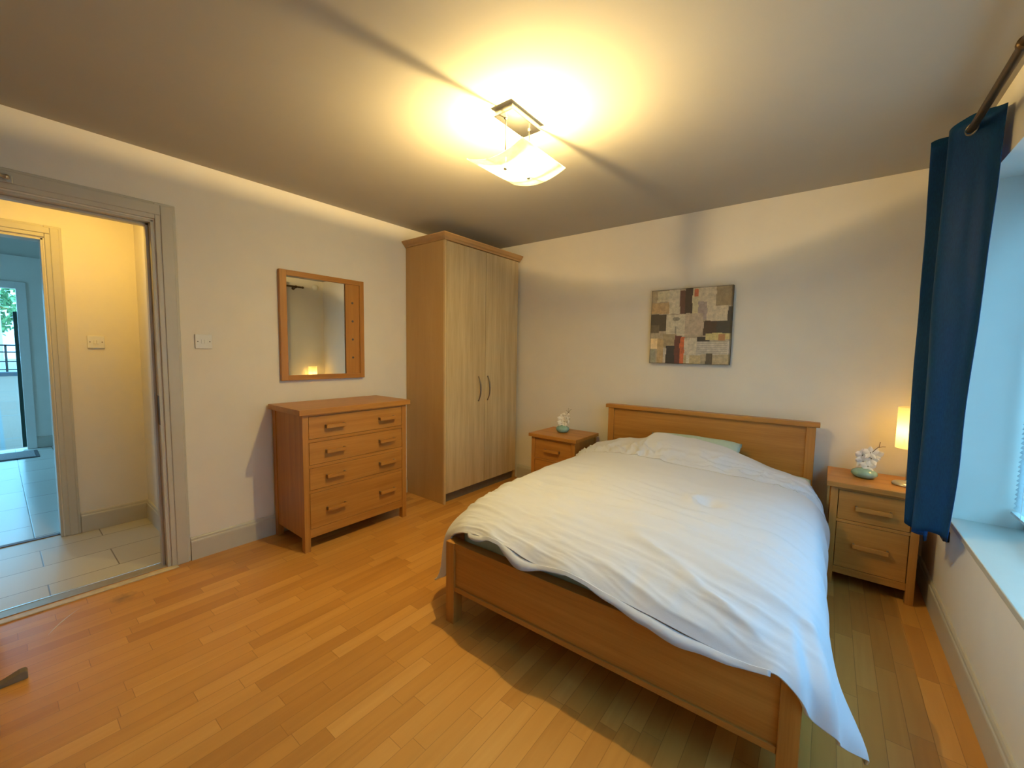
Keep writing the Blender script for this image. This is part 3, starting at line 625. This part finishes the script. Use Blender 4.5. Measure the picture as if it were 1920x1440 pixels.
# ---- vases and orchids
def vase(loc, label, r, h, rz=0):
    bm = bmesh.new(); lathe(bm, [(r*.45, 0), (r*.8, h*.12), (r*.99, h*.40), (r*.93, h*.66), (r*.6, h*.90), (r*.24, h*1.0), (r*.22, h*1.04), (r*.17, h*1.04), (r*.16, h*.9), (r*.4, h*.8)], 48)
    o = obj('vase', bm, celadon, smooth=True, loc=loc); return tag(o, label, 'vase', 'celadon bud vases')
def orchid(loc, label, height, lean, flowers, seed, tips):
    random.seed(seed); t = thing('orchid_stem', label, 'flower', loc, 0, 'white orchid sprays')
    def cv(s): return Vector((lean*s*s, .01*sin(s*3), height*s))
    bm = bmesh.new(); tube(bm, [cv(k/10) for k in range(11)], .0016, 6)
    for (dx, dz_) in tips: e = cv(1); tube(bm, [e-Vector((0,0,.004)), e+Vector((dx*.5, 0, dz_*.6)), e+Vector((dx, 0, dz_))], .0014, 6)
    obj('stem', bm, stemm, t, smooth=True)
    for (s, dx, dy, sz, yw) in flowers:
        sz *= 1.5
        bm = bmesh.new(); c = cv(s)+Vector((dx, dy, 0)); R = Matrix.Rotation(yw, 3, 'Z') @ Matrix.Rotation(random.uniform(-.5, .3), 3, 'X')
        for k in range(5):
            a = 2*pi*k/5+pi/2; wdt = .5 if k in (0, 2, 3) else .72; g = []
            for i in range(5):
                f = i/4; rowv = []
                for j in range(5):
                    q = (j/4-.5)*2; ww = wdt*sz*.62*sin(pi*min(.08+f*.9, 1))**.7*q
                    d = f*sz; yy = -.25*sz*f*f + .15*sz*q*q - .004
                    p = Vector((d*cos(a)-ww*sin(a), yy, d*sin(a)+ww*cos(a))); rowv.append(bm.verts.new(c+R@p))
                g.append(rowv)
            for i in range(4):
                for j in range(4): bm.faces.new((g[i][j], g[i][j+1], g[i+1][j+1], g[i+1][j]))
        fo_ = obj('flower', bm, petalm, t, smooth=True)
        bm = bmesh.new(); lathe(bm, [(.001, -.003), (.003, 0), (.001, .004)], 8, c+R@Vector((0, -.007, 0))); obj('flower_centre', bm, stemm, fo_, smooth=True)
    return t
vase((1.175, -.235, .60), 'squat celadon bud vase on the nightstand by the wardrobe', .060, .064)
orchid((1.175, -.235, .660), 'white orchid spray in the vase on the nightstand by the wardrobe', .125, .055,
       [(.12, -.004, -.01, .030, .2), (.30, .018, -.01, .030, -.3), (.42, -.022, 0, .030, .4), (.5, .022, .005, .030, -.2), (.72, .0, 0, .028, 0), (.62, -.026, .01, .022, .5), (.28, -.02, .0, .026, .3)], 3, [(-.025, .012), (.0, .036), (.030, .03)])
vase((3.205, -.205, .60), 'squat celadon bud vase beside the table lamp', .062, .057)
orchid((3.205, -.205, .655), 'pale orchid spray in the vase beside the table lamp', .135, .055,
       [(.10, .012, -.01, .026, .1), (.3, -.016, 0, .028, .3), (.42, .018, 0, .029, -.3), (.55, -.034, 0, .028, .5), (.62, .024, .01, .027, -.4), (.68, -.006, 0, .026, .1)], 8, [(.004, .028), (.028, .004)])

# ------------------------------------------------------------------ bed (local frame: +x across, -y towards the foot)
BX, BY, BYAW = 1.5428, -.1365, .0219
def bl2w(u, v, z=0): return Vector((BX+u*cos(BYAW)+v*sin(BYAW), BY+u*sin(BYAW)-v*cos(BYAW), z))
bed = thing('bed', 'oak double bed frame with panelled headboard and footboard', 'bed', (BX, BY, 0), BYAW)
BWd = 1.442; FV = 1.90
bobj('headboard_panel', oakX, [(.07, -.0, .12, BWd-.07, .02, .853)], bed, bevel=.001)
bobj('headboard_cap', oakX, [(0, -.022, .853, BWd, .045, .882)], bed, bevel=.002)
for a in (.02, BWd-.07): bobj('leg', oakZ, [(a, -.012, 0, a+.05, .034, .853)], bed, bevel=.002)
for a in (.035, BWd-.072):
    bobj('leg', oakZ, [(a, -FV, 0, a+.052, -FV+.06, .400)], bed, bevel=.003)
bobj('footboard_panel', oakX, [(.087, -FV+.012, .185, BWd-.072, -FV+.034, .388)], bed, bevel=.001)
for q_ in ((.087, -FV+.004, .372, BWd-.072, -FV+.055, .400), (.087, -FV+.004, .165, BWd-.072, -FV+.05, .187)): bobj('footboard_rail', oakX, [q_], bed, bevel=.002)
for a in (.045, BWd-.067): bobj('side_rail', oakY, [(a, -FV+.06, .18, a+.022, -.012, .34)], bed, bevel=.001)
bobj('slat_base', oakX, [(.07, -FV+.07, .255, BWd-.07, -.02, .28)], bed, bevel=0)
# mattress with mint sheet
def rbox(name, x0, y0, z0, x1, y1, z1, mat, r, wob=0.004, sub=28, **k):
    bm = bmesh.new(); hx, hy, hz = (x1-x0)/2, (y1-y0)/2, (z1-z0)/2
    bmesh.ops.create_grid(bm, x_segments=2, y_segments=2, size=1); bm.clear()
    bmesh.ops.create_cube(bm, size=2); bmesh.ops.subdivide_edges(bm, edges=bm.edges[:], cuts=sub, use_grid_fill=True)
    for v in bm.verts:
        p = Vector((v.co.x*hx, v.co.y*hy, v.co.z*hz)); q = Vector((max(-hx+r, min(hx-r, p.x)), max(-hy+r, min(hy-r, p.y)), max(-hz+r, min(hz-r, p.z))))
        d = p-q; 
        if d.length > 1e-6: d = d.normalized()*r
        p = q+d; n = noise.noise(p*7)+.5*noise.noise(p*18+Vector((4,0,0))); p += d.normalized()*n*wob if d.length else Vector((0, 0, n*wob))
        v.co = p+Vector(((x0+x1)/2, (y0+y1)/2, (z0+z1)/2))
    return obj(name, bm, mat, smooth=True, **k)
ma = rbox('mattress', .072, -FV+.064, .281, BWd-.072, -.026, .470, mint, .045, loc=(BX, BY, 0), rot=(0, 0, BYAW)); tag(ma, 'mattress in a mint-green fitted sheet on the bed', 'mattress')
# pillows
def pillow(name, label, u, v, z, lx, ly, lz, tilt, yaw, seed):
    bm = bmesh.new(); n = 30; top = {}; 
    for s in (1, -1):
        g = []
        for j in range(n+1):
            row = []
            for i in range(n+1):
                a, b = 2*i/n-1, 2*j/n-1
                pin = 1-.10*(a*a*b*b); k = (1-a**4)**.5*(1-b**4)**.5
                zz = s*lz/2*k + .008*noise.noise(Vector((a*3+seed, b*3, s*2)))*k
                if abs(a) == 1 or abs(b) == 1:
                    key = (i, j)
                    if key not in top: top[key] = bm.verts.new((a*lx/2*(.97+.03*abs(b)), b*ly/2*(.96+.04*abs(a)), .006*sin(i*1.3+j*1.7)))
                    row.append(top[key])
                else: row.append(bm.verts.new((a*lx/2*(1-.03*(1-b*b)*0), b*ly/2, zz)))
            g.append(row)
        for j in range(n):
            for i in range(n): bm.faces.new((g[j][i], g[j][i+1], g[j+1][i+1], g[j+1][i]))
    o = obj(name, bm, mint, smooth=True, loc=bl2w(u, v, z)); o.rotation_euler = (tilt, 0, yaw+BYAW); return tag(o, label, 'pillow', 'mint-green pillows')
pillow('pillow', 'mint-green pillow on the wardrobe side of the bed, propping up the duvet', .71, .222, .611, .62, .38, .125, .42, -.02, 1)
pillow('pillow', 'flat mint-green pillow on the window side of the bed, mostly covered', 1.20, .27, .505, .44, .40, .09, .06, .03, 5)

# ---- duvet: control cage in bed frame (u, v, z)
rowsP = [
 # head edge
 [(-.055,.25,.28),(-.085,.235,.38),(-.075,.22,.50),(.016,.20,.570),(.106,.20,.614),(.25,.20,.647),(.40,.20,.676),(.50,.20,.718),(.70,.20,.716),(.909,.20,.692),(1.03,.20,.652),(1.19,.20,.607),(1.31,.20,.580),(1.40,.20,.540),(1.455,.20,.45),(1.485,.21,.37),(1.49,.22,.28)],
 [(-.06,.35,.24),(-.09,.35,.36),(-.075,.34,.49),(.012,.34,.560),(.106,.33,.596),(.25,.33,.625),(.40,.33,.655),(.50,.33,.680),(.70,.33,.680),(.909,.33,.662),(1.05,.33,.632),(1.19,.33,.605),(1.31,.33,.580),(1.40,.34,.540),(1.46,.34,.47),(1.495,.35,.36),(1.49,.35,.24)],
 [(-.07,.50,.21),(-.09,.50,.34),(-.078,.49,.475),(.008,.49,.545),(.106,.48,.580),(.25,.48,.600),(.40,.48,.612),(.50,.48,.615),(.70,.48,.612),(.909,.48,.602),(1.05,.48,.592),(1.19,.48,.583),(1.31,.48,.567),(1.40,.49,.532),(1.46,.50,.47),(1.50,.50,.36),(1.49,.50,.20)],
 [(-.07,.75,.20),(-.09,.75,.33),(-.078,.75,.465),(.000,.75,.540),(.106,.75,.572),(.25,.75,.585),(.40,.75,.590),(.50,.75,.592),(.70,.75,.592),(.909,.75,.585),(1.05,.75,.580),(1.19,.75,.573),(1.31,.75,.560),(1.40,.75,.530),(1.46,.75,.475),(1.49,.75,.36),(1.48,.75,.20)],
 [(-.07,1.1,.20),(-.09,1.1,.33),(-.075,1.1,.465),(.000,1.1,.540),(.106,1.1,.570),(.25,1.1,.582),(.40,1.1,.588),(.50,1.1,.590),(.70,1.1,.590),(.909,1.1,.585),(1.05,1.1,.580),(1.19,1.1,.572),(1.31,1.1,.560),(1.40,1.1,.530),(1.46,1.1,.475),(1.48,1.1,.36),(1.47,1.1,.20)],
 [(-.07,1.4,.19),(-.09,1.4,.32),(-.075,1.4,.455),(.000,1.4,.535),(.106,1.4,.566),(.25,1.4,.578),(.40,1.4,.585),(.50,1.4,.588),(.70,1.4,.588),(.909,1.4,.585),(1.05,1.4,.578),(1.19,1.4,.568),(1.31,1.4,.556),(1.40,1.4,.526),(1.46,1.4,.475),(1.48,1.4,.36),(1.475,1.4,.20)],
 [(-.09,1.62,.17),(-.105,1.62,.30),(-.08,1.62,.425),(-.005,1.62,.510),(.106,1.62,.546),(.25,1.62,.562),(.40,1.62,.568),(.50,1.62,.570),(.70,1.62,.570),(.909,1.62,.566),(1.05,1.62,.560),(1.19,1.62,.552),(1.31,1.62,.540),(1.40,1.62,.515),(1.46,1.62,.468),(1.495,1.62,.37),(1.51,1.62,.20)],
 [(-.105,1.76,.150),(-.105,1.77,.27),(-.070,1.78,.385),(-.01,1.77,.455),(.106,1.77,.510),(.25,1.77,.530),(.40,1.77,.538),(.50,1.77,.540),(.70,1.77,.540),(.909,1.77,.536),(1.05,1.77,.530),(1.19,1.77,.520),(1.31,1.77,.505),(1.40,1.77,.478),(1.455,1.77,.435),(1.505,1.75,.35),(1.545,1.72,.20)],
 [(-.108,1.82,.142),(-.075,1.83,.245),(-.045,1.84,.350),(.005,1.84,.425),(.12,1.85,.490),(.25,1.86,.510),(.40,1.865,.512),(.52,1.865,.505),(.70,1.865,.505),(.88,1.865,.498),(1.02,1.865,.485),(1.16,1.865,.470),(1.29,1.865,.455),(1.38,1.875,.436),(1.448,1.868,.395),(1.50,1.83,.315),(1.563,1.78,.195)],
 [(-.112,1.842,.140),(-.035,1.853,.180),(.000,1.862,.300),(.035,1.872,.410),(.15,1.895,.470),(.28,1.905,.492),(.40,1.91,.488),(.54,1.912,.462),(.69,1.912,.474),(.86,1.914,.456),(1.00,1.914,.440),(1.15,1.914,.420),(1.28,1.914,.408),(1.37,1.918,.414),(1.438,1.916,.345),(1.495,1.875,.270),(1.572,1.80,.185)],
]
NU, NV = 150, 150
mid = [catmull(r, NU) for r in rowsP]
cols = [catmull([mid[j][i] for j in range(len(mid))], NV) for i in range(NU+1)]
def sm(x, a, b): t = max(0, min(1, (x-a)/(b-a))); return t*t*(3-2*t)
def seam_v(u): return .455 + .06*sin((u-.1)*2.1) 
def dis(u, v, z):
    """puckers, long shallow folds and the tufted dimple; metres along z"""
    top = sm(z, .40, .52)
    h = 0
    N = lambda a, b, c: noise.noise(Vector((a, b, c)))
    # long creases across the bed: ridged noise along a warped, slightly diagonal direction, in patches
    q = v - .20*u + .05*N(u*1.5, v*2.0, 3) + .018*N(u*6, v*6, 5)
    def ridge(fq, fu, c, k): return max(0, 1-abs(N(u*fu, q*fq, c))*k)**2
    gate = sm(N(u*1.7, v*2.4, 31), -.35, .30)
    env = sm(v, .72, 1.10)*top
    h += .0165*(ridge(8.5, .9, 2.0, 3.2)-.3)*gate*env
    h += .0075*(ridge(20, 1.7, 7.0, 3.0)-.3)*(.4+.6*sm(N(u*2.2, v*3, 12), -.3, .3))*env
    h += .0028*(ridge(44, 5.0, 9.0, 2.5)-.3)*env
    h += .012*N(u*2.7, v*2.7, 11)*top + .004*N(u*8, v*8, 17)*top
    # puckers behind the seam
    sv = seam_v(u); d = sv-v
    if d > 0:
        e2 = sm(d, 0.0, .015)*(1-sm(d, .09, .25))
        lat = sm(u, .62, .95)                      # toward the window side the puckers lie along the seam
        w1 = max(0, 1-abs(N(u*23+2*N(u*5, v*6, 2), v*5, 0))*3)**1.5
        w2 = max(0, 1-abs(N(u*6-v*5, v*26+u*5, 40))*2.6)**1.5
        h += .026*((w1-.35)*(1-lat)+(w2-.35)*lat)*e2*top
        h += .016*(max(0, 1-abs(N(u*5, v*3.2, 21))*2.8)**1.5-.4)*sm(d, .03, .12)*top*(1-sm(u, .35, .55)*.6)
    h -= .009*math.exp(-((v-sv)/.010)**2)*top
    # tuft
    dd = math.hypot(u-1.02, (v-1.08)); h -= .030*math.exp(-(dd/.042)**2); h += .014*math.exp(-((dd-.085)/.03)**2)*max(0, cos(math.atan2(v-1.08, u-1.02)-pi))
    # front hem gathers
    h += .016*noise.noise(Vector((u*6, 4, 4)))*sm(v, 1.72, 1.88)*top + .006*noise.noise(Vector((u*22, v*6, 14)))*sm(v, 1.70, 1.85)*top
    return h
bm = bmesh.new(); g = []
P3 = [[Vector(cols[i][j]) for j in range(NV+1)] for i in range(NU+1)]
for i in range(NU+1):
    row = []
    for j in range(NV+1):
        p = P3[i][j].copy(); a = P3[min(i+1, NU)][j]-P3[max(i-1, 0)][j]; b = P3[i][min(j+1, NV)]-P3[i][max(j-1, 0)]
        n = a.cross(b).normalized(); n = n if n.z > -.2 or True else -n
        if n.dot(p-Vector((.72, 1.0, .1))) < 0: n = -n
        side = 1-sm(p.z, .38, .50)
        h = dis(p.x, p.y, p.z) + side*.014*sin(p.y*19+3*noise.noise(Vector((p.y*3, p.x, 0))))*sm(.5-p.z, 0, .25)
        p += n*h
        if p.x > 1.25 and p.y > 1.55: p += n*.014*sin((p.x-p.y*.35)*70)*sm(p.x, 1.36, 1.46)*sm(p.y, 1.6, 1.8)
        p.z = max(p.z, .03)
        row.append(bm.verts.new((p.x, -p.y, p.z)))
    g.append(row)
for i in range(NU):
    for j in range(NV): bm.faces.new((g[i][j], g[i+1][j], g[i+1][j+1], g[i][j+1]))
seam_pts = []; hem_pts = []; head_pts = []
for i in range(4, NU-3):
    jj = min(range(NV+1), key=lambda j: abs(P3[i][j].y-seam_v(P3[i][j].x))); seam_pts.append(g[i][jj].co.copy()+Vector((0, 0, .0022)))
for i in range(NU+1): hem_pts.append(g[i][NV].co.copy()); head_pts.append(g[i][0].co.copy())
du = obj('duvet', bm, cotton, smooth=True, loc=(BX, BY, 0), rot=(0, 0, BYAW)); tag(du, 'rumpled white duvet spread over the bed, trailing at the foot corner', 'duvet')
md = du.modifiers.new('s', 'SOLIDIFY'); md.thickness = .008; md.offset = -1
bm = bmesh.new(); tube(bm, seam_pts, .0013, 6); obj('seam', bm, seamm, du, smooth=True)
# overlapping front flap of the cover along the hem, opening in waves
bm = bmesh.new(); prev = None
for i in range(int(NU*.26), int(NU*.80)):
    s = (i/NU-.26)/.54; p = hem_pts[i]; env = sin(pi*min(1, max(0, s)))**.5
    wv = .5+.5*sin(s*19+1.0+2*sin(s*5))
    nn = noise.noise(Vector((s*9, 1, 0))); wv = max(0, min(1.3, wv+.8*nn)); top_ = p+Vector((0, .001-.004*(1-wv), .006-.011*wv*env)); midp = p+Vector((0, -.002-.010*wv*env, -.010-.008*wv*env)); bot = p+Vector((0, -.004-.022*wv*env, -.010-.028*wv*env))
    cur = [bm.verts.new(q) for q in (top_, midp, bot, bot+Vector((0, .006, -.002)))]
    if prev:
        for k in range(3): bm.faces.new((prev[k], prev[k+1], cur[k+1], cur[k]))
    prev = cur
fl = obj('button_flap', bm, cotton, du, smooth=True); md = fl.modifiers.new('s', 'SOLIDIFY'); md.thickness = .0025
bpy.context.view_layer.update()
